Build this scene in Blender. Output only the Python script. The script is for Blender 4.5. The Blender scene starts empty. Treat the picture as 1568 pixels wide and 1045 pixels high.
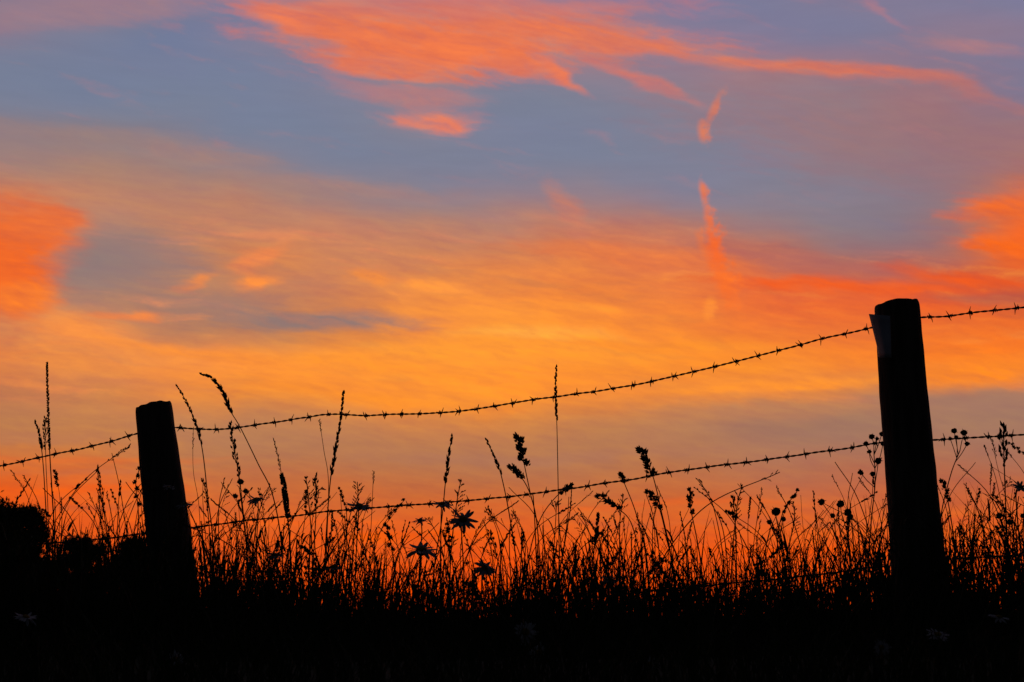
import bpy, math, random
import numpy as np
from mathutils import Vector, Matrix, noise as mnoise
random.seed(7)
R = random.random
U = random.uniform
sc = bpy.context.scene
sc.view_settings.view_transform = 'Standard'
sc.view_settings.look = 'None'
sc.view_settings.exposure = 0
sc.view_settings.gamma = 1

# ---------------------------------------------------------------- camera
PITCH = math.radians(11.0)
F = 1568 * 50 / 36.0
CS, SN = math.cos(PITCH), math.sin(PITCH)
CAMZ = 0.55
cam_d = bpy.data.cameras.new("camera")
cam = bpy.data.objects.new("camera", cam_d)
sc.collection.objects.link(cam)
cam.location = (0, 0, CAMZ)
cam.rotation_euler = (math.radians(90) + PITCH, 0, 0)
cam_d.lens = 50
cam_d.sensor_width = 36
cam_d.clip_start = 0.05
cam_d.clip_end = 12000
cam_d.dof.use_dof = True
cam_d.dof.focus_distance = 3.4
cam_d.dof.aperture_fstop = 16
sc.camera = cam

def XZ(u, v):
    a = (u - 784) / F
    b = (522.5 - v) / F
    k = CS - b * SN
    return a / k, (SN + b * CS) / k

def S(u, v, y):
    """survey: bearing of a measured point -> world position at distance y"""
    X, Z = XZ(u, v)
    return Vector((X * y, y, CAMZ + Z * y))

# ---------------------------------------------------------------- world (residual dusk light)
w = bpy.data.worlds.new("World")
sc.world = w
w.use_nodes = True
nt = w.node_tree
bg = nt.nodes['Background']
nish = nt.nodes.new('ShaderNodeTexSky'); nish.sky_type = 'NISHITA'; nish.sun_disc = False
nish.sun_elevation = math.radians(0.5); nish.sun_rotation = 0
nt.links.new(nish.outputs[0], bg.inputs[0]); bg.inputs[1].default_value = 0.05
sd = bpy.data.lights.new("sun", 'SUN'); sd.energy = 0.05; sd.angle = math.radians(0.5); sd.color = (1, .55, .3)
so = bpy.data.objects.new("sun", sd); sc.collection.objects.link(so)
so.rotation_euler = (math.radians(-89.3), 0, 0)

# ---------------------------------------------------------------- sky dome
rng = np.random.RandomState(4)
PERM = rng.permutation(4096)
GR = rng.rand(4096) * 2 * np.pi
def perlin(x, y, seed=0):
    xi = np.floor(x).astype(np.int64); yi = np.floor(y).astype(np.int64)
    xf = x - xi; yf = y - yi
    def g(ix, iy, fx, fy):
        h = PERM[(PERM[(ix + seed * 131) & 4095] + iy) & 4095]
        a = GR[h]
        return np.cos(a) * fx + np.sin(a) * fy
    sx = xf * xf * xf * (xf * (xf * 6 - 15) + 10); sy = yf * yf * yf * (yf * (yf * 6 - 15) + 10)
    a = g(xi, yi, xf, yf); b = g(xi + 1, yi, xf - 1, yf); c = g(xi, yi + 1, xf, yf - 1); d = g(xi + 1, yi + 1, xf - 1, yf - 1)
    return (a + (b - a) * sx) * (1 - sy) + (c + (d - c) * sx) * sy
def fbm(x, y, o=5, r=.55, seed=0):
    s = 0; a = 1; n = 0
    for k in range(o):
        s = s + a * perlin(x, y, seed + k * 7); n += a; a *= r; x = x * 2.03 + 3.7; y = y * 2.03 + 1.3
    return s / n * 1.6      # roughly -1..1
def ss(a, b, x):
    t = np.clip((x - a) / (b - a), 0, 1); return t * t * (3 - 2 * t)
def tolin(c):
    c = np.asarray(c, float) / 255.0
    return np.where(c <= 0.04045, c / 12.92, ((c + 0.055) / 1.055) ** 2.4)

rows = np.array([0, 50, 100, 150, 200, 250, 300, 350, 400, 450, 500, 550, 600, 650, 700, 750, 800, 850, 900, 950])
low = [(182,120,84),(198,110,66),(222,102,51),(236,92,42),(239,84,36),(231,74,32)]
cols = {
0: [(140,122,140),(135,122,142),(118,126,152),(120,127,150),(145,125,130),(165,128,118),(208,125,90),(222,115,72),(228,108,62),(236,120,66),(208,128,88),(228,135,78),(192,122,84),(190,125,82),(207,115,66),(226,97,46),(230,90,42),(225,85,40),(220,80,38),(210,75,35)],
130:[(145,122,140),(122,124,150),(115,125,153),(118,127,152),(140,126,132),(170,130,115),(192,132,105),(175,128,112),(145,122,118),(172,126,108),(233,145,87),(238,145,80),(202,130,84),(195,128,82),(207,118,68),(226,106,54),(232,98,46),(228,88,42),(224,82,40),(215,76,36)],
260:[(130,122,148),(112,122,155),(115,125,155),(118,128,153),(128,126,143),(160,128,121),(184,130,108),(188,130,104),(175,127,107),(178,128,104),(190,128,95),(238,145,80),(228,138,76),(190,128,88),(192,122,79),(213,112,62),(228,100,48),(230,90,44),(230,84,40),(220,76,36)],
390:[(120,122,155),(130,124,150),(118,126,155),(118,128,155),(120,128,152),(144,127,134),(182,130,110),(194,131,102),(210,132,89),(190,128,98),(185,126,95),(243,148,75),(238,142,70),(190,128,87)]+low,
520:[(190,125,120),(170,125,130),(135,126,147),(126,128,151),(120,128,152),(124,128,150),(154,128,128),(194,130,105),(203,132,96),(208,131,90),(210,130,82),(247,150,71),(246,147,68),(200,131,84)]+low,
650:[(175,122,128),(190,125,118),(165,125,130),(140,128,142),(128,128,147),(124,128,150),(143,128,138),(186,130,108),(210,132,91),(236,144,79),(236,142,77),(251,152,69),(249,149,67),(207,131,80)]+low,
780:[(165,122,135),(180,125,122),(140,125,143),(124,128,150),(122,128,153),(125,128,150),(147,127,137),(186,128,109),(220,132,84),(239,140,74),(251,153,71),(252,152,67),(251,149,65),(204,130,79)]+low,
910:[(145,122,147),(170,125,130),(150,125,138),(128,128,148),(122,128,152),(124,128,150),(150,127,135),(193,122,101),(222,128,81),(238,135,71),(247,145,68),(251,149,65),(237,139,69),(195,128,83)]+low,
1040:[(125,122,155),(145,124,145),(145,124,141),(140,126,141),(128,128,148),(126,128,150),(137,127,144),(182,122,108),(217,122,84),(234,128,72),(243,138,67),(247,144,64),(231,138,72),(185,125,90)]+low,
1170:[(122,122,155),(132,122,150),(160,122,130),(143,124,137),(135,126,142),(130,127,146),(135,127,142),(160,122,121),(200,112,87),(229,111,67),(236,124,65),(247,144,63),(231,139,75),(170,120,95),(176,118,90),(192,108,72)]+low[2:],
1300:[(130,122,150),(125,122,152),(148,120,135),(145,122,132),(145,122,130),(140,122,132),(135,124,138),(140,122,130),(168,110,103),(226,105,65),(232,117,63),(244,137,64),(210,132,82),(165,120,98),(172,115,90),(190,104,72)]+low[2:],
1430:[(128,122,152),(140,122,143),(135,120,142),(155,116,124),(150,115,122),(145,116,125),(148,118,123),(152,115,117),(176,108,96),(224,96,59),(234,115,60),(244,131,60),(185,125,93),(165,120,98),(172,113,88),(188,102,70)]+low[2:],
1568:[(125,122,155),(138,122,146),(128,120,148),(130,118,142),(155,115,120),(165,112,108),(217,108,74),(238,105,56),(235,106,56),(202,92,64),(229,110,58),(245,130,60),(172,122,99),(165,120,98),(172,112,88),(188,100,68)]+low[2:],
}
cu = np.array(sorted(cols)); G = np.array([cols[k] for k in cu], float)   # (13,20,3)
def smooth_lookup(u, v):
    fu = np.interp(u, cu, np.arange(len(cu))); fv = np.interp(v, rows, np.arange(len(rows)))
    iu = np.clip(np.floor(fu).astype(int), 0, len(cu) - 2); iv = np.clip(np.floor(fv).astype(int), 0, len(rows) - 2)
    tu = fu - iu; tv = fv - iv
    def w4(t):
        return [(-t + 2 * t * t - t ** 3) / 2, (2 - 5 * t * t + 3 * t ** 3) / 2, (t + 4 * t * t - 3 * t ** 3) / 2, (-t * t + t ** 3) / 2]
    wu, wv = w4(tu), w4(tv); o = 0
    for i in range(4):
        for j in range(4):
            o = o + (wu[i] * wv[j])[..., None] * G[np.clip(iu + i - 1, 0, len(cu) - 1), np.clip(iv + j - 1, 0, len(rows) - 1)]
    return np.clip(o, 0, 255)

# cloud banks: centre, half sizes, tilt (deg, + dips right), colour, opacity, raggedness
clouds = [
(150,14,250,26,-6,(160,125,135),.6,.9),
(560,50,185,42,10,(228,122,88),.92,1.2),(425,22,60,20,14,(232,124,92),.9,.8),(700,68,180,46,3,(234,122,84),.92,1.2),
(610,104,95,20,8,(228,124,92),.8,1.0),(860,44,190,30,5,(228,122,90),.85,1.3),(980,66,130,13,2,(220,122,97),.8,1.0),
(760,6,290,18,0,(208,122,111),.65,1.3),(860,114,58,8,30,(230,124,95),.9,.6),(790,98,70,10,12,(226,122,92),.7,.8),(985,122,100,9,24,(204,120,112),.8,.7),
(670,187,62,13,5,(228,130,104),.9,1.1),(640,150,115,14,5,(190,125,122),.65,1.2),(540,128,60,10,20,(180,124,128),.5,1.1),
(1150,92,120,11,4,(216,122,100),.8,1.1),(1300,108,150,11,7,(214,118,96),.8,1.2),(1430,128,90,9,12,(200,116,102),.55,1.2),(1520,158,110,10,16,(180,115,112),.5,1.3),
(1470,74,95,12,8,(180,125,128),.55,1.3),(1330,12,46,7,42,(175,124,136),.5,1.0),(1310,205,260,65,8,(158,116,120),.45,1.3),
(150,205,210,12,6,(160,128,122),.4,1.1),(330,238,110,12,6,(172,130,118),.45,1.1),(560,292,140,14,5,(178,130,116),.35,1.2),
(30,400,78,82,0,(236,108,56),.95,.6),(58,344,54,26,-6,(232,116,68),.85,.8),(40,456,66,22,0,(247,130,62),.8,.7),
(205,395,100,42,8,(150,122,118),.65,1.2),(330,468,100,18,5,(158,122,111),.65,1.2),(470,492,155,14,2,(148,120,114),.9,1.0),
(215,481,52,6,-3,(234,134,82),.85,.8),(395,396,44,13,-22,(240,140,86),.85,.9),(385,433,38,9,0,(248,146,80),.95,.8),(298,431,32,7,-20,(230,136,85),.7,.8),
(555,430,42,13,10,(245,146,76),.85,1.0),(660,440,55,8,3,(254,156,79),.95,.9),(130,505,80,26,8,(242,145,80),.6,1.1),
(830,512,125,10,-2,(255,170,80),.95,1.0),(760,540,260,16,0,(254,157,68),.6,1.3),(560,560,170,12,6,(253,151,65),.6,1.2),(350,548,220,10,8,(249,146,68),.6,1.1),
(905,470,60,8,2,(252,152,72),.65,1.0),(1020,520,200,10,3,(250,149,64),.55,1.2),(700,480,120,8,2,(250,152,74),.6,1.1),
(866,325,58,18,52,(206,125,102),.5,1.1),(1010,400,200,14,6,(234,124,74),.5,1.2),
(1525,320,72,22,4,(239,112,60),.9,1.0),(1528,376,68,17,10,(246,108,48),.95,1.0),(1480,432,120,10,8,(234,94,50),.8,1.1),(1290,441,180,10,3,(238,98,52),.8,1.1),
(1250,406,125,14,9,(176,105,98),.6,1.1),(1500,462,110,8,3,(172,90,78),.55,1.0),
(1200,588,190,10,-3,(252,150,66),.85,.8),(1500,566,130,20,-2,(249,138,58),.8,.9),(1510,612,170,16,0,(165,120,100),.9,.3),(1180,628,170,14,0,(186,128,92),.65,.8),
(600,612,190,12,4,(250,147,63),.6,1.1),(150,582,160,9,7,(208,128,86),.5,1.1),
(120,752,190,7,0,(238,100,45),.7,1.1),(140,702,170,6,1,(224,112,59),.55,1.1),(60,664,150,10,0,(186,122,86),.5,1.2),(200,725,190,5,1,(196,112,74),.5,1.1),(180,780,200,5,0,(202,98,56),.5,1.1),
(800,700,260,8,-1,(176,118,92),.5,1.2),(1000,772,260,5,0,(228,104,53),.55,1.2),(650,822,260,6,0,(243,96,38),.6,1.2),(1200,842,260,5,0,(245,90,36),.6,1.2),(850,880,300,6,0,(216,84,42),.5,1.2),
(500,850,200,4,0,(218,92,46),.5,1.2),(1150,800,240,5,0,(200,98,60),.5,1.2),(700,905,260,5,0,(246,84,32),.6,1.2),(1300,900,260,5,0,(220,80,38),.5,1.2),
(430,800,220,5,0,(238,100,47),.5,1.2),(900,840,220,5,0,(242,96,42),.5,1.2),(1480,800,140,5,0,(224,96,53),.5,1.2),
]
trails = [  # broken contrail, nearly straight
(1094,168,32,7,115,(212,122,97),.8,.8),(1077,203,18,8,82,(224,126,92),.85,.7),
(1077,292,20,6,82,(232,125,84),.85,.6),(1088,338,44,8,80,(232,118,78),.9,.8),(1078,380,26,8,70,(232,122,74),.7,.9),(1098,388,48,14,76,(243,110,60),.98,.8),(1113,434,38,16,66,(244,116,60),.98,.9),
(1086,474,20,9,95,(250,144,70),.8,.8),(1128,458,18,7,60,(241,118,64),.7,.8),
]
def sky_rgb(D):
    x, y, z = D[:, 0], D[:, 1], D[:, 2]
    k = np.maximum(y * CS + z * SN, .12)
    u0 = 784 + F * x / k; v0 = 522.5 - F * (z * CS - y * SN) / k
    u0 = np.clip(u0, -3500, 5000); v0 = np.clip(v0, -3500, 2500)
    th = math.radians(7); ur = u0 * math.cos(th) + v0 * math.sin(th); vr = -u0 * math.sin(th) + v0 * math.cos(th)
    ua = u0 + 45 * fbm(ur / 420, vr / 150, 3, .5, 1); va = v0 + 16 * fbm(ur / 380, vr / 160, 3, .5, 2)
    ub = ua + 26 * fbm(ur / 110, vr / 38, 5, .58, 3); vb = va + 9 * fbm(ur / 120, vr / 40, 5, .58, 4)
    rgb = tolin(smooth_lookup(ub, vb))
    def rot(a): a = math.radians(a); return ub * math.cos(a) + vb * math.sin(a), -ub * math.sin(a) + vb * math.cos(a)
    a, b = rot(8); fib = fbm(a / 150, b / 16, 6, .62, 10)
    a, b = rot(22); fib2 = fbm(a / 90, b / 13, 6, .62, 20)
    a, b = rot(4); puff = fbm(a / 75, b / 30, 6, .62, 30)
    a, b = rot(6); lay = fbm(a / 240, b / 30, 6, .6, 70)
    a, b = rot(14); lay2 = fbm(a / 170, b / 26, 6, .6, 80)
    edge = fbm(u0 / 26, v0 / 15, 4, .6, 40)
    # stratified layers inside the lit sheet, thin wisps above
    zone = ss(300, 400, v0) * ss(640, 590, v0)
    cool = ss(.05, .55, -lay) * zone * .42; hot = ss(.05, .6, lay) * zone * .50 * ss(.1, .35, rgb[:, 0] - rgb[:, 2])
    rgb = rgb + (rgb * np.array([.72, .86, 1.18]) - rgb) * cool[:, None]
    rgb = rgb + (np.maximum(rgb, tolin((252, 149, 72))) - rgb) * hot[:, None]
    wis = ss(.12, .8, lay2) * ss(360, 240, v0) * ss(-200, 0, v0) * .34
    rgb = rgb + (tolin((194, 126, 118)) - rgb) * wis[:, None]
    for (cu_, cv_, A, B, ang, c, op, rag) in clouds:
        ang_ = math.radians(ang); du = ub - cu_; dv = vb - cv_
        p = (du * math.cos(ang_) + dv * math.sin(ang_)) / (A * 1.25); q = (-du * math.sin(ang_) + dv * math.cos(ang_)) / (B * 1.35)
        n = fib * .75 + puff * .35 if ang < 12 else fib2 * .8 + puff * .2
        if A < 60: n = puff * .7 + fib * .4
        d = np.sqrt(p * p + q * q) + rag * .62 * n + .08 * edge
        m = ss(1.2, .2, d) * op * 1.05
        m = np.clip(m * (1 + .6 * fib2 + .4 * fib), 0, 1)
        rgb = rgb + (tolin(c) - rgb) * m[:, None]
    e2 = fbm(u0 / 22, v0 / 22, 5, .65, 50)
    for (cu_, cv_, A, B, ang, c, op, rag) in trails:
        ang_ = math.radians(ang); du = u0 + 7 * e2 - cu_; dv = v0 - cv_
        p = (du * math.cos(ang_) + dv * math.sin(ang_)) / (A * 1.15); q = (-du * math.sin(ang_) + dv * math.cos(ang_)) / (B * 1.35)
        d = np.sqrt(p * p + q * q) + rag * e2
        rgb = rgb + (tolin(c) - rgb) * (ss(1.2, .1, d) * op)[:, None]
    warm = np.clip((rgb[:, 0] - rgb[:, 2]) * 1.6 + .12, .1, 1)
    fine = fbm(ur / 60, vr / 7, 5, .62, 60)
    am = warm * (.5 * fib + .42 * puff + .36 * fine + .34 * fib2)
    rgb = rgb * np.stack([1 + .22 * am, 1 + .28 * am, 1 - .04 * am], 1)
    lum = (rgb @ np.array([.3, .6, .1]))[:, None]
    rgb = np.clip(lum + (rgb - lum) * (1 + .05 * warm[:, None]), 0, 2)
    # blend the clear blue towards grey to lower its saturation
    blue = ss(0.0, .12, rgb[:, 2] - rgb[:, 0]) * .18
    rgb = rgb + (np.array([.215, .215, .27]) - rgb) * blue[:, None]
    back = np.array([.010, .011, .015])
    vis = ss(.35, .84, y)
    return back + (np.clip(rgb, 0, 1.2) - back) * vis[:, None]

az = np.concatenate([np.linspace(-180, -24, 60)[:-1], np.linspace(-24, 24, 960), np.linspace(24, 180, 60)[1:-1]])
el = np.concatenate([np.linspace(-20, -1, 8)[:-1], np.linspace(-1, 26, 660), np.linspace(26, 89.9, 34)[1:]])
AZ, EL = np.meshgrid(np.radians(az), np.radians(el))
D = np.stack([np.sin(AZ) * np.cos(EL), np.cos(AZ) * np.cos(EL), np.sin(EL)], -1).reshape(-1, 3)
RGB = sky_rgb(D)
na, ne = len(az), len(el)
ii, jj = np.meshgrid(np.arange(na), np.arange(ne - 1)); i2 = (ii + 1) % na
quads = np.stack([jj * na + ii, (jj + 1) * na + ii, (jj + 1) * na + i2, jj * na + i2], -1).reshape(-1, 4)
me = bpy.data.meshes.new("sky")
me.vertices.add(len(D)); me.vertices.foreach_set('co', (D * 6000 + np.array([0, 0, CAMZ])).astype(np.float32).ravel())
me.loops.add(quads.size); me.loops.foreach_set('vertex_index', quads.astype(np.int32).ravel())
me.polygons.add(len(quads)); me.polygons.foreach_set('loop_start', np.arange(0, quads.size, 4, dtype=np.int32))
try: me.polygons.foreach_set('loop_total', np.full(len(quads), 4, dtype=np.int32))
except Exception: pass
me.update(calc_edges=True); me.validate()
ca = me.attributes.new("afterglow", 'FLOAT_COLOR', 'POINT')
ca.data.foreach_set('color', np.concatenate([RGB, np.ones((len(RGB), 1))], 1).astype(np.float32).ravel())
m_sky = bpy.data.materials.new("sky"); m_sky.use_nodes = True
n = m_sky.node_tree; n.nodes.clear()
at_ = n.nodes.new('ShaderNodeAttribute'); at_.attribute_name = "afterglow"
tcn = n.nodes.new('ShaderNodeTexCoord'); mp = n.nodes.new('ShaderNodeMapping'); mp.inputs['Scale'].default_value = (.004, .004, .03)
nz = n.nodes.new('ShaderNodeTexNoise'); nz.inputs['Scale'].default_value = 1; nz.inputs['Detail'].default_value = 4
mr = n.nodes.new('ShaderNodeMapRange'); mr.inputs[3].default_value = .95; mr.inputs[4].default_value = 1.05
vm = n.nodes.new('ShaderNodeVectorMath'); vm.operation = 'SCALE'
em = n.nodes.new('ShaderNodeEmission'); oo = n.nodes.new('ShaderNodeOutputMaterial')
n.links.new(tcn.outputs['Object'], mp.inputs[0]); n.links.new(mp.outputs[0], nz.inputs['Vector']); n.links.new(nz.outputs[0], mr.inputs[0])
n.links.new(at_.outputs['Color'], vm.inputs[0]); n.links.new(mr.outputs[0], vm.inputs['Scale']); n.links.new(vm.outputs[0], em.inputs[0]); n.links.new(em.outputs[0], oo.inputs[0])
try: m_sky.cycles.emission_sampling = 'NONE'
except Exception as ex: print(ex)
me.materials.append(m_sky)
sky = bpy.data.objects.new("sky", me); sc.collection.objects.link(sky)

# ---------------------------------------------------------------- materials
def mat(name, c1, c2, scale=20, rough=.9, stretch=(1, 1, 1), bump=0.0):
    m = bpy.data.materials.new(name); m.use_nodes = True
    n = m.node_tree; bs = n.nodes['Principled BSDF']
    tcn = n.nodes.new('ShaderNodeTexCoord'); mp = n.nodes.new('ShaderNodeMapping'); mp.inputs['Scale'].default_value = stretch
    nz = n.nodes.new('ShaderNodeTexNoise'); nz.inputs['Scale'].default_value = scale; nz.inputs['Detail'].default_value = 6
    rp = n.nodes.new('ShaderNodeValToRGB'); rp.color_ramp.elements[0].position = .35; rp.color_ramp.elements[1].position = .65
    rp.color_ramp.elements[0].color = (*c1, 1); rp.color_ramp.elements[1].color = (*c2, 1)
    n.links.new(tcn.outputs['Object'], mp.inputs[0]); n.links.new(mp.outputs[0], nz.inputs['Vector'])
    n.links.new(nz.outputs[0], rp.inputs[0]); n.links.new(rp.outputs[0], bs.inputs['Base Color'])
    bs.inputs['Roughness'].default_value = rough
    bs.inputs['Specular IOR Level'].default_value = 0.15
    if bump:
        b = n.nodes.new('ShaderNodeBump'); b.inputs['Strength'].default_value = bump; b.inputs['Distance'].default_value = 0.004
        n.links.new(nz.outputs[0], b.inputs['Height']); n.links.new(b.outputs[0], bs.inputs['Normal'])
    return m
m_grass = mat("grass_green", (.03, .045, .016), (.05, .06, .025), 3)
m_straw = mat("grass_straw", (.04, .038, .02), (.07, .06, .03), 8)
m_wood = mat("weathered_wood", (.05, .043, .036), (.11, .095, .08), 14, .9, (6, 6, .6), .8)
m_wire = mat("rusty_wire", (.05, .035, .025), (.09, .08, .075), 60, .7)
m_petal = mat("daisy_petal", (.26, .26, .28), (.34, .34, .36), 40)
m_disc = mat("daisy_centre", (.15, .10, .02), (.22, .14, .03), 90)
m_leaf = mat("tree_leaf", (.04, .055, .02), (.07, .09, .035), 2)
m_bark = mat("bark", (.05, .04, .03), (.09, .075, .06), 6)
m_soil = mat("ground_turf", (.03, .04, .018), (.05, .05, .028), 2, 1.0)
m_tag = mat("tag_plastic", (.32, .35, .42), (.40, .43, .50), 12, .7)

# ---------------------------------------------------------------- mesh tools
class MB:
    def __init__(s): s.v = []; s.f = []; s.m = []
    def obj(s, name, mats, parent=None, smooth=False):
        me = bpy.data.meshes.new(name); me.from_pydata(s.v, [], s.f)
        for m in mats: me.materials.append(m)
        me.polygons.foreach_set('material_index', s.m)
        if smooth: me.polygons.foreach_set('use_smooth', [True] * len(s.f))
        me.update()
        o = bpy.data.objects.new(name, me); sc.collection.objects.link(o)
        if parent: o.parent = parent
        return o
    def face(s, idx, m=0): s.f.append(idx); s.m.append(m)

def frame(d):
    d = d.normalized()
    a = Vector((0, 1, 0)) if abs(d.y) < .8 else Vector((1, 0, 0))
    x = d.cross(a).normalized(); y = d.cross(x).normalized()
    return d, x, y

def tube(mb, pts, rad, n=5, m=0):
    rings = []
    for i, p in enumerate(pts):
        d = (pts[min(i + 1, len(pts) - 1)] - pts[max(i - 1, 0)])
        if d.length < 1e-9: d = Vector((0, 0, 1))
        _, x, y = frame(d)
        r = rad[i] if isinstance(rad, (list, tuple)) else rad
        b = len(mb.v)
        for k in range(n):
            a = 2 * math.pi * k / n
            mb.v.append(p + x * (r * math.cos(a)) + y * (r * math.sin(a)))
        rings.append(b)
    for i in range(len(rings) - 1):
        for k in range(n):
            k2 = (k + 1) % n
            mb.face((rings[i] + k, rings[i] + k2, rings[i + 1] + k2, rings[i + 1] + k), m)
    mb.face(tuple(rings[-1] + k for k in range(n)), m)

def ribbon(mb, pts, wid, side, m=0):
    b = len(mb.v)
    n = len(pts)
    for i, p in enumerate(pts):
        mb.v.append(p - side * wid[i]); mb.v.append(p + side * wid[i])
    for i in range(n - 1):
        a = b + 2 * i
        mb.face((a, a + 1, a + 3, a + 2), m)

def grain(mb, p, d, Ln, r, m=1, n=4):
    d, x, y = frame(d)
    b = len(mb.v); mb.v.append(p)
    for k in range(n):
        a = 2 * math.pi * k / n
        mb.v.append(p + d * Ln * .4 + x * (r * math.cos(a)) + y * (r * math.sin(a)))
    mb.v.append(p + d * Ln)
    for k in range(n):
        k2 = (k + 1) % n
        mb.face((b, b + 1 + k2, b + 1 + k), m); mb.face((b + n + 1, b + 1 + k, b + 1 + k2), m)

def ball(mb, p, r, m=1, sq=(1, 1, 1), ax=Vector((0, 0, 1)), ns=8, nr=6, rough=.12):
    d, x, y = frame(ax); b = len(mb.v)
    for i in range(nr + 1):
        th = math.pi * i / nr
        for k in range(ns):
            a = 2 * math.pi * k / ns
            rr = r * (1 + U(-rough, rough))
            mb.v.append(p + d * (math.cos(th) * rr * sq[2]) + x * (math.sin(th) * math.cos(a) * rr * sq[0]) + y * (math.sin(th) * math.sin(a) * rr * sq[1]))
    for i in range(nr):
        for k in range(ns):
            k2 = (k + 1) % ns
            mb.face((b + i * ns + k, b + (i + 1) * ns + k, b + (i + 1) * ns + k2, b + i * ns + k2), m)

def catmull(P_, step=.006):
    P_ = [P_[0] * 2 - P_[1]] + list(P_) + [P_[-1] * 2 - P_[-2]]
    o = []
    for i in range(1, len(P_) - 2):
        a, b, c, d = P_[i - 1:i + 3]
        n = max(2, int((c - b).length / step))
        for k in range(n):
            t_ = k / n
            o.append(.5 * ((2 * b) + (c - a) * t_ + (2 * a - 5 * b + 4 * c - d) * t_ * t_ + (3 * b - a - 3 * c + d) * t_ ** 3))
    o.append(P_[-2].copy())
    return o

def rdir():
    v = Vector((random.gauss(0, 1), random.gauss(0, 1), random.gauss(0, 1))); return v.normalized()

# ---------------------------------------------------------------- terrain
def sstep(a, b, x):
    t_ = min(1, max(0, (x - a) / (b - a))); return t_ * t_ * (3 - 2 * t_)
def H(x, y):
    h = .47 * sstep(.2, 2.7, y)
    n = mnoise.noise(Vector((x * .7, y * .7, 3.1))) * .022 + mnoise.noise(Vector((x * 3, y * 3, 1))) * .008
    far = sstep(8, 60, y)
    h += n * (1 - far) - .25 * sstep(5, 30, y)
    h += mnoise.noise(Vector((x * .01, y * .01, 7))) * .5 * sstep(60, 300, y) - .4 * far
    return h
gb = MB()
def axis(n, lim, k): return [math.sinh(k * (2 * i / (n - 1) - 1)) / math.sinh(k) * lim for i in range(n)]
xs = axis(141, 5800, 8.8)
ysg = [-4000, -400, -40, -20, -10, -5, -2, -1] + [i * .12 for i in range(0, 50)] + [6 * 1.13 ** i for i in range(0, 57)]
for y in ysg:
    for x in xs: gb.v.append(Vector((x, y, H(x, y))))
nx = len(xs)
for j in range(len(ysg) - 1):
    for i in range(nx - 1):
        a = j * nx + i; gb.face((a, a + 1, a + nx + 1, a + nx))
gb.obj("ground", [m_soil], smooth=True)

# ---------------------------------------------------------------- fence posts
def post(name, top, bot, rt, rb, seed, tilt=0.0):
    e = bpy.data.objects.new(name, None); sc.collection.objects.link(e)
    mb = MB(); ax = (bot - top); Ln = ax.length; d = ax.normalized()
    nseg, nrg = 56, 90
    x = Vector((1, 0, 0)); x = (x - d * x.dot(d)).normalized(); y = d.cross(x)
    prof = [(0.0, .0), (0.0, .5), (0.0005, .88), (.002, .965)] + [(.006, .99)]
    for i in range(nrg): prof.append((.012 + (Ln + .33) * (i / (nrg - 1)) ** 1.2, 1))
    for j, (s, k) in enumerate(prof):
        r = rt + (rb - rt) * min(1.3, s / Ln)
        for q in range(nseg):
            a = 2 * math.pi * q / nseg
            lump = mnoise.noise(Vector((math.cos(a) * 1.3, math.sin(a) * 1.3, s * 3 + seed))) * .06 + mnoise.noise(Vector((math.cos(a) * 3, math.sin(a) * 3, s * 22 + seed))) * .022
            grainn = -abs(mnoise.noise(Vector((math.cos(a) * 6, math.sin(a) * 6, s * 1.4 + seed)))) * .07
            rr = r * k * (1 + lump + grainn)
            up = tilt * math.cos(a) * rr - mnoise.noise(Vector((math.cos(a) * 2 * k, math.sin(a) * 2 * k, seed * 3))) * .006 * max(0, 1 - s * 20)
            mb.v.append(top + d * (s + up) + x * (rr * math.cos(a)) + y * (rr * math.sin(a)))
    for j in range(len(prof) - 1):
        for q in range(nseg):
            q2 = (q + 1) % nseg
            mb.face((j * nseg + q, j * nseg + q2, (j + 1) * nseg + q2, (j + 1) * nseg + q))
    mb.obj("post_timber", [m_wood], e, True)
    return e
YL, YR = 3.6, 3.2
def wy(u): return YL + (YR - YL) * (u - 250) / 1140
pl = post("fence_post", S(235, 620, YL), S(270, 925, YL), .0465, .060, 2.0, -.06)
pr = post("fence_post", S(1373, 464.5, YR), S(1412, 935, YR), .0515, .0620, 5.0, -.05)
post("fence_post", S(-900, 770, wy(-900)), S(-880, 1010, wy(-900)), .048, .056, 8.0)
post("fence_post", S(2560, 330, wy(2560)), S(2590, 950, wy(2560)), .048, .056, 11.0)

# tag folded round the top of the right post
tg = MB(); rows_t = 9; cols_t = 9
for j in range(rows_t):
    tt = j / (rows_t - 1)
    v = 484 + 64 * tt
    uL = 1331 + 14 * min(1, tt * 1.2); uR = 1363 + 2 * tt
    for i in range(cols_t):
        s_ = i / (cols_t - 1)
        u = uL + (uR - uL) * s_
        off = 0.018 + .042 * math.sin(min(1, s_ * 1.2 + .1) * math.pi / 2)
        tg.v.append(S(u, v - 3 * (1 - s_) * (1 - tt), YR - off + .002 * math.sin(tt * 7)))
for j in range(rows_t - 1):
    for i in range(cols_t - 1):
        a = j * cols_t + i; tg.face((a, a + 1, a + cols_t + 1, a + cols_t))
to = tg.obj("plastic_tag", [m_tag], pr, True)
sm = to.modifiers.new("t", 'SOLIDIFY'); sm.thickness = .0012

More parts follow.
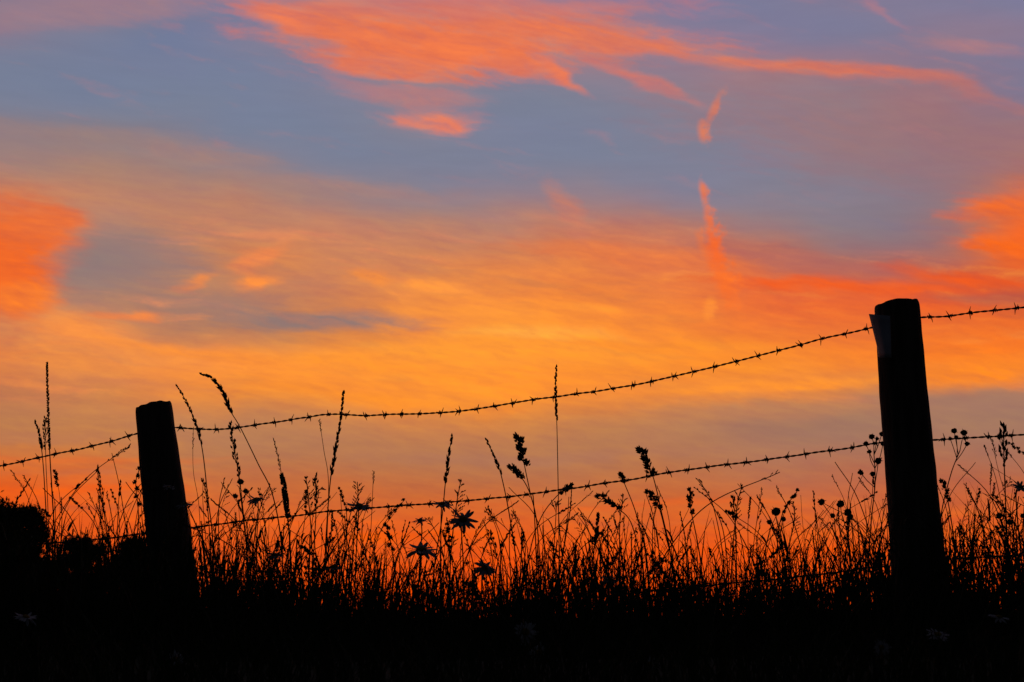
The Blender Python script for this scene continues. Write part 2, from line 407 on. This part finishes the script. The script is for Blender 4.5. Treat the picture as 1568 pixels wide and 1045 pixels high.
# ---------------------------------------------------------------- barbed wire
def wire(name, pts, seed):
    random.seed(seed)
    mb = MB()
    path = catmull([S(u, v, wy(u) + .062) for u, v in pts], .004)
    A = []; B = []
    dist = 0; nxt = .02
    for i, p in enumerate(path):
        d = path[min(i + 1, len(path) - 1)] - path[max(i - 1, 0)]
        _, x, y = frame(d)
        if i: dist += (path[i] - path[i - 1]).length
        a = dist / .034 * 2 * math.pi
        o = x * math.cos(a) + y * math.sin(a)
        jig = Vector((0, 0, mnoise.noise(Vector((dist * 14, seed, 0))) * .0018))
        A.append(p + o * .0013 + jig); B.append(p - o * .0013 + jig)
        if dist > nxt and i < len(path) - 2:
            nxt = dist + .0475 + U(-.005, .005)
            dd, x, y = frame(d)
            base_a = U(0, 6.28)
            coil = []
            for k in range(26):
                t_ = k / 25
                aa = base_a + t_ * 2 * math.pi * 2.6
                coil.append(p + jig + dd * (t_ - .5) * .009 + (x * math.cos(aa) + y * math.sin(aa)) * .0034)
            tube(mb, coil, .0012, 5)
            for k, (sd_, an) in enumerate([(-1, 0), (-.5, 3.14), (.5, 1.3), (1, 4.44)]):
                an += base_a + U(-.5, .5)
                q = p + jig + dd * sd_ * .004
                dr = (x * math.cos(an) + y * math.sin(an) + dd * U(-.7, .7)).normalized()
                tube(mb, [q, q + dr * .007, q + dr * U(.012, .0165)], [.0014, .0012, .0004], 4)
    tube(mb, A, .0013, 5); tube(mb, B, .0013, 5)
    mb.obj(name, [m_wire], None, True)
W1 = [(-900,830),(-450,795),(-150,742),(0,714),(60,701),(125,687),(170,676),(208,665),(245,655),(270,655),(330,658),(400,650),(470,639),(500,635),(560,636),(660,633),(720,628),(800,615),(870,605),(960,592),(1060,570),(1130,553),(1200,535),(1265,518),(1335,502),(1375,492),(1408,487),(1450,484),(1510,477),(1568,471),(1750,450),(2100,410),(2560,370)]
W2 = [(-900,910),(-400,885),(-100,850),(70,833),(150,826),(230,816),(295,808),(400,795),(450,790),(540,780),(640,773),(700,768),(770,762),(860,750),(950,737),(1050,720),(1160,706),(1260,692),(1355,678),(1430,674),(1500,670),(1568,666),(1800,650),(2560,610)]
W3 = [(-900,985),(-400,970),(0,960),(230,950),(300,950),(500,948),(720,938),(870,921),(1000,905),(1200,886),(1365,866),(1445,857),(1568,850),(1900,825),(2560,780)]
wire("barbed_wire", W1, 11); wire("barbed_wire", W2, 12); wire("barbed_wire", W3, 13)

# ---------------------------------------------------------------- plants
random.seed(21)
def head(mb, path, L0, kind, sc_=1.0):
    """path ordered base->tip ; last L0 metres carry the flower head"""
    acc = 0; i = len(path) - 1
    while i > 0 and acc < L0:
        acc += (path[i] - path[i - 1]).length; i -= 1
    seg = path[i:]
    n = len(seg)
    def at(t_):
        f = t_ * (n - 1); k = min(n - 2, int(f)); q = f - k
        return seg[k].lerp(seg[k + 1], q), (seg[k + 1] - seg[k]).normalized()
    if kind == 'rye':
        N_ = max(5, int(acc / .0066)); _, x, y = frame(at(.5)[1]); sa = U(-.6, .6); sv = x * math.cos(sa) + y * math.sin(sa)
        for k in range(N_):
            t_ = min(.99, (k + U(0, .9)) / N_); p, d = at(t_)
            s = sv if (k % 2) else -sv
            tp = 1 - .5 * t_
            for j in range(3):
                dr = d + s * U(-.05, .38) + rdir() * .16
                grain(mb, p, dr, U(.009, .018) * sc_ * tp, .0019 * sc_)
    elif kind == 'spike':
        N_ = int(acc / .0008)
        for k in range(N_):
            t_ = k / N_; p, d = at(t_)
            r = .0032 * sc_ * (math.sin(math.pi * min(1, t_ * .85 + .13)) ** .6)
            rd = rdir(); rd = (rd - d * rd.dot(d)).normalized()
            grain(mb, p + rd * r * .3, d + rd * .7, .0048 * sc_, .0012 * sc_)
    elif kind == 'wisp':
        N_ = int(acc / .0032)
        for k in range(N_):
            t_ = k / N_; p, d = at(t_)
            rd = rdir(); rd = (rd - d * rd.dot(d)).normalized()
            lb = .008 * sc_ * math.sin(math.pi * (.15 + .85 * t_)) * U(.3, 1.3) + .002
            q = p + (d * 1.3 + rd * .55).normalized() * lb
            tube(mb, [p, q], .00045, 3)
            grain(mb, q, d + rd * .35, U(.006, .009) * sc_, .0017 * sc_)
    elif kind == 'panicle':
        N_ = max(4, int(acc / .009))
        for k in range(N_):
            t_ = k / N_; p, d = at(t_)
            for j in range(random.choice([1, 2, 3])):
                rd = rdir(); rd = (rd - d * rd.dot(d)).normalized()
                lb = .03 * sc_ * (1 - .75 * t_) * U(.4, 1.1)
                q1 = p + (d + rd * .7).normalized() * lb * .6; q2 = q1 + (d * .8 + rd * .8 + Vector((0, 0, -.2))).normalized() * lb * .5
                tube(mb, [p, q1, q2], .0005, 3)
                for qq in (q1, q1.lerp(q2, .5), q2):
                    grain(mb, qq, d + rd * U(.2, .8) + rdir() * .3, U(.005, .008) * sc_, .0015 * sc_)
    elif kind == 'cocksfoot':
        lobes = [(0.0, .9), (.2, .9), (.38, 1.1), (.55, 1.1), (.72, .95), (.9, .7)]
        _, x, y = frame(at(.5)[1])
        for li, (t_, s_) in enumerate(lobes):
            p, d = at(min(.98, t_ + U(-.03, .03)))
            off = (x * (1 if li % 2 else -1) * U(.1, .9) + y * U(-.6, .6)) * .004 * sc_
            c = p + off
            for k in range(42):
                rr = rdir()
                q = c + Vector((rr.x, rr.y, rr.z)) * U(.1, 1) * .0048 * s_ * sc_ + d * U(-.4, 1) * .006 * s_ * sc_
                grain(mb, q, d * .9 + rr * .7 + off * 90, U(.005, .008) * sc_, .0016 * sc_)

def stalk(mb, path, r0=.0014, r1=.0007, n=5, m=0):
    N_ = len(path)
    tube(mb, path, [r0 + (r1 - r0) * i / (N_ - 1) for i in range(N_)], n, m)

def ground_at(p, lean=0):
    return Vector((p.x + lean, p.y, H(p.x, p.y) - .02))

def specimen(name, pts, L0px, kind, y=None, sc_=1.0, thick=1.0, leaf=True):
    u0 = pts[-1][0]
    y = (wy(u0) + U(-.12, .2)) if y is None else y
    W_ = [S(u, v, y) for u, v in pts]
    dlast = (W_[-1] - W_[-2]).normalized()
    g = W_[-1] + dlast * .05; g = ground_at(g)
    path = catmull(list(reversed(W_ + [g])), .008)
    mb = MB()
    stalk(mb, path, .0021 * thick, .0011 * thick)
    head(mb, path, L0px * y / F, kind, sc_ * (1.08 if kind == 'cocksfoot' else 1.28))
    if leaf:
        for k in range(random.choice([1, 2])):
            i = int(len(path) * U(.15, .45)); leafblade(mb, path[i], U(.07, .15), U(.0018, .003))
    return mb.obj(name, [m_grass, m_straw])

def leafblade(mb, p, ln, wd, m=0, droop=None, az=None):
    az = U(0, 6.28) if az is None else az
    hd = Vector((math.cos(az), math.sin(az), 0)); dr = U(.2, 1.0) if droop is None else droop
    pts = []; wi = []
    n = 7
    for i in range(n):
        t_ = i / (n - 1)
        pts.append(p + hd * ln * (.35 * t_ + .45 * dr * t_ * t_) + Vector((0, 0, ln * (.95 * t_ - dr * .75 * t_ ** 2.4))))
        wi.append(wd * (1 - t_) ** .6 * (0.6 + .4 * math.sin(math.pi * min(1, t_ * 1.5))) + .0001)
    side = hd.cross(Vector((0, 0, 1))).normalized() * .8 + rdir() * .4
    ribbon(mb, pts, wi, side.normalized(), m)

T = "tall_grass_stem"
specimen(T, [(72,556),(73,600),(76,690),(80,760),(84,850)], 135, 'spike', sc_=.9)
specimen(T, [(54,646),(62,675),(68,740),(72,850)], 50, 'rye', sc_=1.1)
specimen(T, [(69,640),(70,700),(74,830)], 50, 'wisp', thick=.7)
specimen(T, [(149,716),(152,745),(160,790),(166,850)], 70, 'wisp')
specimen(T, [(216,712),(208,740),(212,790),(208,850)], 60, 'cocksfoot', sc_=.8)
specimen(T, [(270,590),(285,615),(300,650),(310,690),(318,760),(326,840)], 100, 'rye', sc_=.9)
specimen(T, [(309,573),(325,580),(343,603),(352,628),(368,655),(395,710),(418,760),(432,850)], 85, 'rye', sc_=1.3)
specimen(T, [(353,650),(357,680),(366,730),(374,800),(378,860)], 85, 'wisp', sc_=1.2)
specimen(T, [(419,672),(428,710),(436,760),(444,850)], 50, 'wisp', thick=.7, sc_=.6)
specimen("foxtail_grass", [(432,728),(436,755),(441,795),(446,870)], 62, 'spike', sc_=1.9)
specimen(T, [(489,643),(496,690),(503,740),(500,850)], 20, 'wisp', thick=.6, sc_=.5)
specimen(T, [(526,602),(520,650),(512,700),(505,745),(498,850)], 130, 'rye', sc_=1.1)
specimen(T, [(547,738),(548,770),(540,850)], 50, 'panicle', sc_=.7)
specimen(T, [(572,722),(570,770),(566,860)], 20, 'wisp', thick=.6, sc_=.5)
specimen(T, [(692,668),(686,705),(682,740),(676,800),(664,880)], 75, 'rye', sc_=1.1)
specimen(T, [(706,735),(698,780),(690,860)], 60, 'panicle', sc_=.8)
specimen(T, [(745,674),(757,700),(768,730),(782,800),(792,880)], 55, 'rye', sc_=.9)
specimen("cocksfoot_grass", [(793,666),(798,685),(803,712),(812,755),(822,800),(828,890)], 42, 'cocksfoot', sc_=1.35)
specimen("cocksfoot_grass", [(782,714),(792,724),(803,738),(812,757),(818,780)], 24, 'cocksfoot', sc_=.95, leaf=False)
specimen(T, [(852,561),(851,600),(853,660),(855,760),(857,900)], 85, 'rye', sc_=.95, thick=.8)
specimen("cocksfoot_grass", [(979,686),(988,702),(1000,730),(1012,780),(1030,870)], 44, 'cocksfoot', sc_=1.25)
specimen("cocksfoot_grass", [(990,750),(1000,762),(1010,780),(1020,820),(1032,880)], 30, 'cocksfoot', sc_=.9)
specimen("cocksfoot_grass", [(876,742),(862,752),(848,765),(830,790),(815,830),(806,890)], 22, 'cocksfoot', sc_=.8)
specimen("cocksfoot_grass", [(914,757),(930,766),(948,780),(966,800),(980,850),(986,890)], 36, 'cocksfoot', sc_=1.0)
specimen("cocksfoot_grass", [(950,726),(956,740),(975,790),(990,860)], 14, 'cocksfoot', sc_=.7, leaf=False)
specimen("cocksfoot_grass", [(1057,748),(1058,780),(1066,820),(1075,880)], 34, 'cocksfoot', sc_=.85)
specimen(T, [(1067,734),(1080,750),(1092,775),(1104,830),(1110,890)], 30, 'wisp', thick=.8, sc_=.7)
specimen(T, [(1137,742),(1128,780),(1120,880)], 60, 'panicle', sc_=.7)
specimen(T, [(1122,762),(1126,800),(1128,880)], 40, 'wisp')
specimen(T, [(1214,768),(1216,800),(1200,880)], 50, 'panicle', sc_=.6)
specimen(T, [(1167,748),(1160,790),(1150,880)], 20, 'wisp', thick=.6, sc_=.5)
specimen(T, [(1537,654),(1537,690),(1538,720),(1541,800),(1545,870)], 66, 'wisp', sc_=1.5)
specimen(T, [(468,730),(472,760),(478,850)], 60, 'panicle', sc_=.8)
specimen(T, [(483,728),(484,780),(480,860)], 50, 'wisp')
specimen(T, [(310,735),(316,760),(322,850)], 50, 'wisp', sc_=.9)
specimen(T, [(296,655),(296,720),(306,800)], 30, 'wisp', sc_=.4, thick=.5)
specimen("cocksfoot_grass", [(590,800),(598,830),(606,890)], 40, 'cocksfoot', sc_=.8)
specimen(T, [(916,787),(914,810),(905,890)], 45, 'spike', sc_=1.2)
specimen(T, [(750,815),(760,850),(770,900)], 40, 'wisp')
specimen("foxtail_grass", [(1442,735),(1450,760),(1462,840)], 30, 'cocksfoot', sc_=.8)
specimen(T, [(1478,742),(1500,790),(1520,880)], 20, 'wisp', thick=.9, sc_=.6)

def buds(name, stem, bl, y=None):
    y = (wy(stem[0][0]) + U(-.1, .1)) if y is None else y
    mb = MB()
    W_ = [S(u, v, y) for u, v in stem]; W_.append(ground_at(W_[-1]))
    path = catmull(list(reversed(W_)), .01); stalk(mb, path, .0020, .0011)
    for (u, v, r) in bl:
        c = S(u, v, y + U(-.02, .02))
        j = min(path, key=lambda p: abs((p.z) - (c.z - .035 - U(0, .02))))
        mid = j.lerp(c, .55) + Vector((U(-.003, .003), 0, -.003))
        tube(mb, catmull([j, mid, c], .01), .0009, 4)
        ball(mb, c, r * y / F, 1, (1, 1, .85), rdir() * .3 + Vector((0, 0, 1)), rough=.2)
        for k in range(7):
            grain(mb, c, rdir() + Vector((0, 0, .4)), r * 1.5 * y / F, .0013)
    for k in range(3):
        leafblade(mb, path[int(len(path) * U(.2, .7))], U(.03, .06), .003)
    mb.obj(name, [m_grass, m_straw], None, True)
buds("budding_wildflower", [(1338,690),(1340,740),(1334,800),(1330,880)], [(1335,669,4.5),(1350,665,4),(1326,680,4),(1331,692,3.5),(1345,706,5.5),(1318,724,4.5),(1336,726,4),(1352,680,3.5),(1343,672,3)])
buds("budding_wildflower", [(1470,690),(1455,730),(1440,800),(1445,880)], [(1461,660,4.5),(1476,663,5),(1464,670,3.5),(1481,680,4),(1455,672,3)])
buds("budding_wildflower", [(1290,790),(1300,830),(1305,890)], [(1258,769,5.5),(1287,772,6),(1298,785,6),(1302,792,5),(1275,790,4)])
buds("budding_wildflower", [(1188,790),(1196,830),(1206,890)], [(1188,784,7),(1200,795,4),(1178,800,4)])
buds("budding_wildflower", [(366,745),(372,790),(380,880)], [(368,738,5),(360,760,4),(376,752,4)])
buds("budding_wildflower", [(1560,760),(1552,820),(1550,890)], [(1530,790,5),(1546,800,5),(1566,790,4)])

def daisy(name, u, v, rpx, nrm, y=None, base_du=0):
    y = (wy(u) + U(-.16, -.02)) if y is None else y
    c = S(u, v, y); r = rpx * y / F
    n = Vector(nrm).normalized(); _, x, yy = frame(n)
    mb = MB()
    g = ground_at(c + Vector((base_du * y / F, .0, 0)))
    path = catmull([g, g.lerp(c, .5) + Vector((U(-.008, .008), 0, 0)), c - n * .025, c - n * .003], .01)
    stalk(mb, path, .0020, .0014)
    ball(mb, c, r * .32, 2, (1, 1, .6), n, 12, 8, .08)
    ball(mb, c - n * r * .16, r * .28, 0, (1, 1, .7), n, 10, 6, .08)
    k_ = 20
    for k in range(k_):
        a = 2 * math.pi * k / k_ + U(-.1, .1); d = x * math.cos(a) + yy * math.sin(a)
        ln = r * U(.8, 1.12); dro = U(-.25, .45)
        pts = [c + d * r * .22]
        for t_ in (.35, .6, .85, 1.0):
            pts.append(c + d * ln * t_ - n * ln * dro * t_ * t_ + n * U(-.0004, .0004))
        s = n.cross(d).normalized()
        ribbon(mb, pts, [r * .05, r * .11, r * .13, r * .10, r * .03], (s + n * U(-.5, .5)).normalized(), 1)
    for k in range(2):
        leafblade(mb, path[int(len(path) * U(.2, .6))], U(.03, .05), .003)
    mb.obj(name, [m_grass, m_petal, m_disc])
D_ = "oxeye_daisy"
for a in [(392,765,15,(-.2,-.6,1)),(550,775,20,(.1,-.4,1)),(677,772,17,(.1,-.35,1)),(709,796,22,(.2,-.8,.8)),(643,797,13,(-.2,-.4,1)),
          (645,842,27,(0,-.35,1)),(742,870,18,(.3,-.8,.7)),(1562,746,14,(.2,-.7,.8)),(283,772,13,(-.2,-.4,1)),(258,746,10,(.2,-.3,1),3.45),
          (420,850,14,(.1,-.6,1)),(510,868,15,(-.3,-.5,1)),(935,888,14,(.1,-.5,1)),
          (805,968,18,(.2,-1,.4),2.7),(825,1000,16,(-.5,-1,.3),2.6),(1436,972,18,(0,-.5,1),2.5),(40,945,18,(.3,-.2,1),2.6),(268,1010,16,(.1,-.8,.7),2.5),(995,1018,15,(.3,-.9,.5),2.4),(1350,992,14,(-.4,-.8,.6),2.4),(1530,945,16,(.2,-.3,1),2.7)]:
    daisy(D_, *a)

# ---------------------------------------------------------------- meadow
random.seed(5)
gm = MB()
def dens(x):
    return 1.0 - .12 * math.exp(-((x + .05) / .5) ** 2) + .22 * mnoise.noise(Vector((x * 3, 0, 0))) + .14 * sstep(-.4, -.8, x) - .14 * sstep(-.95, -1.25, x) + .14 * sstep(.5, 1.1, x)
def blade(x, y, h, wd, lean):
    g = Vector((x, y, H(x, y) - .01)); az = U(0, 6.28)
    hd = Vector((math.cos(az), math.sin(az) * .6, 0)); pts = []; wi = []
    bend = lean * h; n = 7; dr = U(0, .35) if R() < .6 else U(.4, 1.1)
    for i in range(n):
        t_ = i / (n - 1)
        pts.append(g + hd * bend * t_ ** 1.8 + Vector((0, 0, h * (t_ - .28 * dr * t_ ** 3.2))) + Vector((mnoise.noise(Vector((x * 50, y * 50, t_ * 2))) * .016 * t_, 0, 0)))
        wi.append(wd * (1 - t_ ** 2.2) + .0002)
    sa = U(0, 6.28)
    ribbon(gm, pts, wi, Vector((math.cos(sa), math.sin(sa), 0)), 0 if R() < .8 else 1)
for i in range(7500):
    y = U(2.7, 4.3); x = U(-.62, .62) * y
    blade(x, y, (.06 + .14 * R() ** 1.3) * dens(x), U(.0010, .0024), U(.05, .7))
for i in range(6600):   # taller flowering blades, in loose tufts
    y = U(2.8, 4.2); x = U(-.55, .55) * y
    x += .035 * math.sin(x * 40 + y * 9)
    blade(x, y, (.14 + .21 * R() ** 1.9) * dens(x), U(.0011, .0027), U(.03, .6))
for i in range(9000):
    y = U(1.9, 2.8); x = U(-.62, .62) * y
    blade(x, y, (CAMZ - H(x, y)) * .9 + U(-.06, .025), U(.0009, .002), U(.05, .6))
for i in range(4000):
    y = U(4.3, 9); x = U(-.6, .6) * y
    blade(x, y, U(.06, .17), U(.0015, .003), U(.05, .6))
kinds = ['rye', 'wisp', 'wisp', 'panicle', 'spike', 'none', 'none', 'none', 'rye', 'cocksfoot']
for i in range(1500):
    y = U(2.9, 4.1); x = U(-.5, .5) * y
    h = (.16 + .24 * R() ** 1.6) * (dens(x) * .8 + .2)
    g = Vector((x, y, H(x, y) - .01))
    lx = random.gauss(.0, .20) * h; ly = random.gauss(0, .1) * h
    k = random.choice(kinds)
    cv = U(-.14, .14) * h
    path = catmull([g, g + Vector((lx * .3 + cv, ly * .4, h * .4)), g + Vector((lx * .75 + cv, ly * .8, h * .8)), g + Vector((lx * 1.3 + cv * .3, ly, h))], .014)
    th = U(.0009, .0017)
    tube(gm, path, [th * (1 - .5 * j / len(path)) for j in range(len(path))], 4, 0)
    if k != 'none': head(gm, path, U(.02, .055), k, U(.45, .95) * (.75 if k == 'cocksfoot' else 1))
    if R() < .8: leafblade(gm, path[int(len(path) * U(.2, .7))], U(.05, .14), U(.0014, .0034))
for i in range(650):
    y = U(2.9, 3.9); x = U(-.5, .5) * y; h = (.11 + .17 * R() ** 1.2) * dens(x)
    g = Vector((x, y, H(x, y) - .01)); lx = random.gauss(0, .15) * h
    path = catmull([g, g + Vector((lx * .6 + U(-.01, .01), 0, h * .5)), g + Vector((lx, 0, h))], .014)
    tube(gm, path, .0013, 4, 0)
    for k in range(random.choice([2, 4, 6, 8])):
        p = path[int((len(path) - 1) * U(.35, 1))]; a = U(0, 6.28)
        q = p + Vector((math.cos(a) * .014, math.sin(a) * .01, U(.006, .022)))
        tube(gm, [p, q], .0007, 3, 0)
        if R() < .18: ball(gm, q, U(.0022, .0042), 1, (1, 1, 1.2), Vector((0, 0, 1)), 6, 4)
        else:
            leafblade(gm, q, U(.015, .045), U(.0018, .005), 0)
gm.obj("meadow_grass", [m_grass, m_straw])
print("meadow faces", len(gm.f))

# ---------------------------------------------------------------- distant trees and hedge
def leaves(mb, c, r, n, s):
    for k in range(n):
        p = c + Vector((random.gauss(0, .5) * r, random.gauss(0, .5) * r, random.gauss(0, .42) * r))
        a = rdir(); _, x, y = frame(a); q = s * U(.6, 1.3); b = len(mb.v)
        mb.v += [p - x * q * .5, p - y * q * .3, p + x * q * .6, p + y * q * .3]
        mb.face((b, b + 1, b + 2, b + 3), 1)
def tree(name, u, vtop, halfw, y, seed, ncl=80):
    random.seed(seed); mb = MB()
    top = S(u, vtop, y); g = Vector((top.x, y, H(top.x, y) - .2)); ht = top.z - g.z; hw = halfw * y / F
    tr = catmull([g, g + Vector((U(-.1, .1), 0, ht * .3)), g + Vector((U(-.2, .2), 0, ht * .85))], .3)
    tube(mb, tr, [.16 * ht / 4 * (1 - .8 * i / len(tr)) for i in range(len(tr))], 8, 0)
    for k in range(ncl):
        a = U(0, 6.28); zz = R(); rad = hw * math.sqrt(max(.05, 1 - max(0, zz - .35) ** 2 * 2.0)) * U(.2, 1)
        c = g + Vector((math.cos(a) * rad, math.sin(a) * rad, ht * (.12 + .82 * zz)))
        s = tr[int((len(tr) - 1) * min(.95, zz * .8))]
        lp = catmull([s, s.lerp(c, .5) + Vector((0, 0, -.1)), c], .4)
        tube(mb, lp, [.035 * (1 - .7 * q / len(lp)) for q in range(len(lp))], 4, 0)
        leaves(mb, c, hw * U(.22, .36), 120, .14)
    return mb.obj(name, [m_bark, m_leaf])
tree("hedgerow_tree", 2, 766, 54, 45, 1, 110)
tree("hedgerow_tree", 42, 768, 36, 47, 2, 100)
tree("hedgerow_tree", -70, 758, 64, 44, 3)
tree("hedgerow_tree", 205, 820, 40, 48, 4)
tree("hedgerow_tree", 120, 822, 52, 50, 5)
random.seed(9)
hb = MB()
def htop(u):
    b = 840 if u < 90 else 840 + (u - 90) * .12
    b = b if u < 300 else 865 + min(72, (u - 300) * .38)
    for (c, w_, k) in [(575, 26, 46), (775, 20, 36), (420, 30, 14), (130, 30, 14), (970, 40, 10), (1230, 60, 8), (1500, 70, 12)]:
        b -= k * math.exp(-((u - c) / w_) ** 2)
    return b
u = -260
while u < 1850:
    y = 62 + U(-2, 2); tp = S(u, htop(u) + U(-5, 8), y); g = H(tp.x, y)
    hh = tp.z - g
    tube(hb, [Vector((tp.x, y, g - .2)), Vector((tp.x + U(-.2, .2), y, g + max(.1, hh * .7)))], .05, 5, 0)
    nn = max(2, int(hh * 2.6))
    for k in range(nn):
        z = g + hh * (k + .5) / nn
        leaves(hb, Vector((tp.x + U(-.3, .3), y + U(-.5, .5), z)), min(.6, max(.25, hh * .4)), 46, .15)
    u += 15
hb.obj("hedgerow", [m_bark, m_leaf])
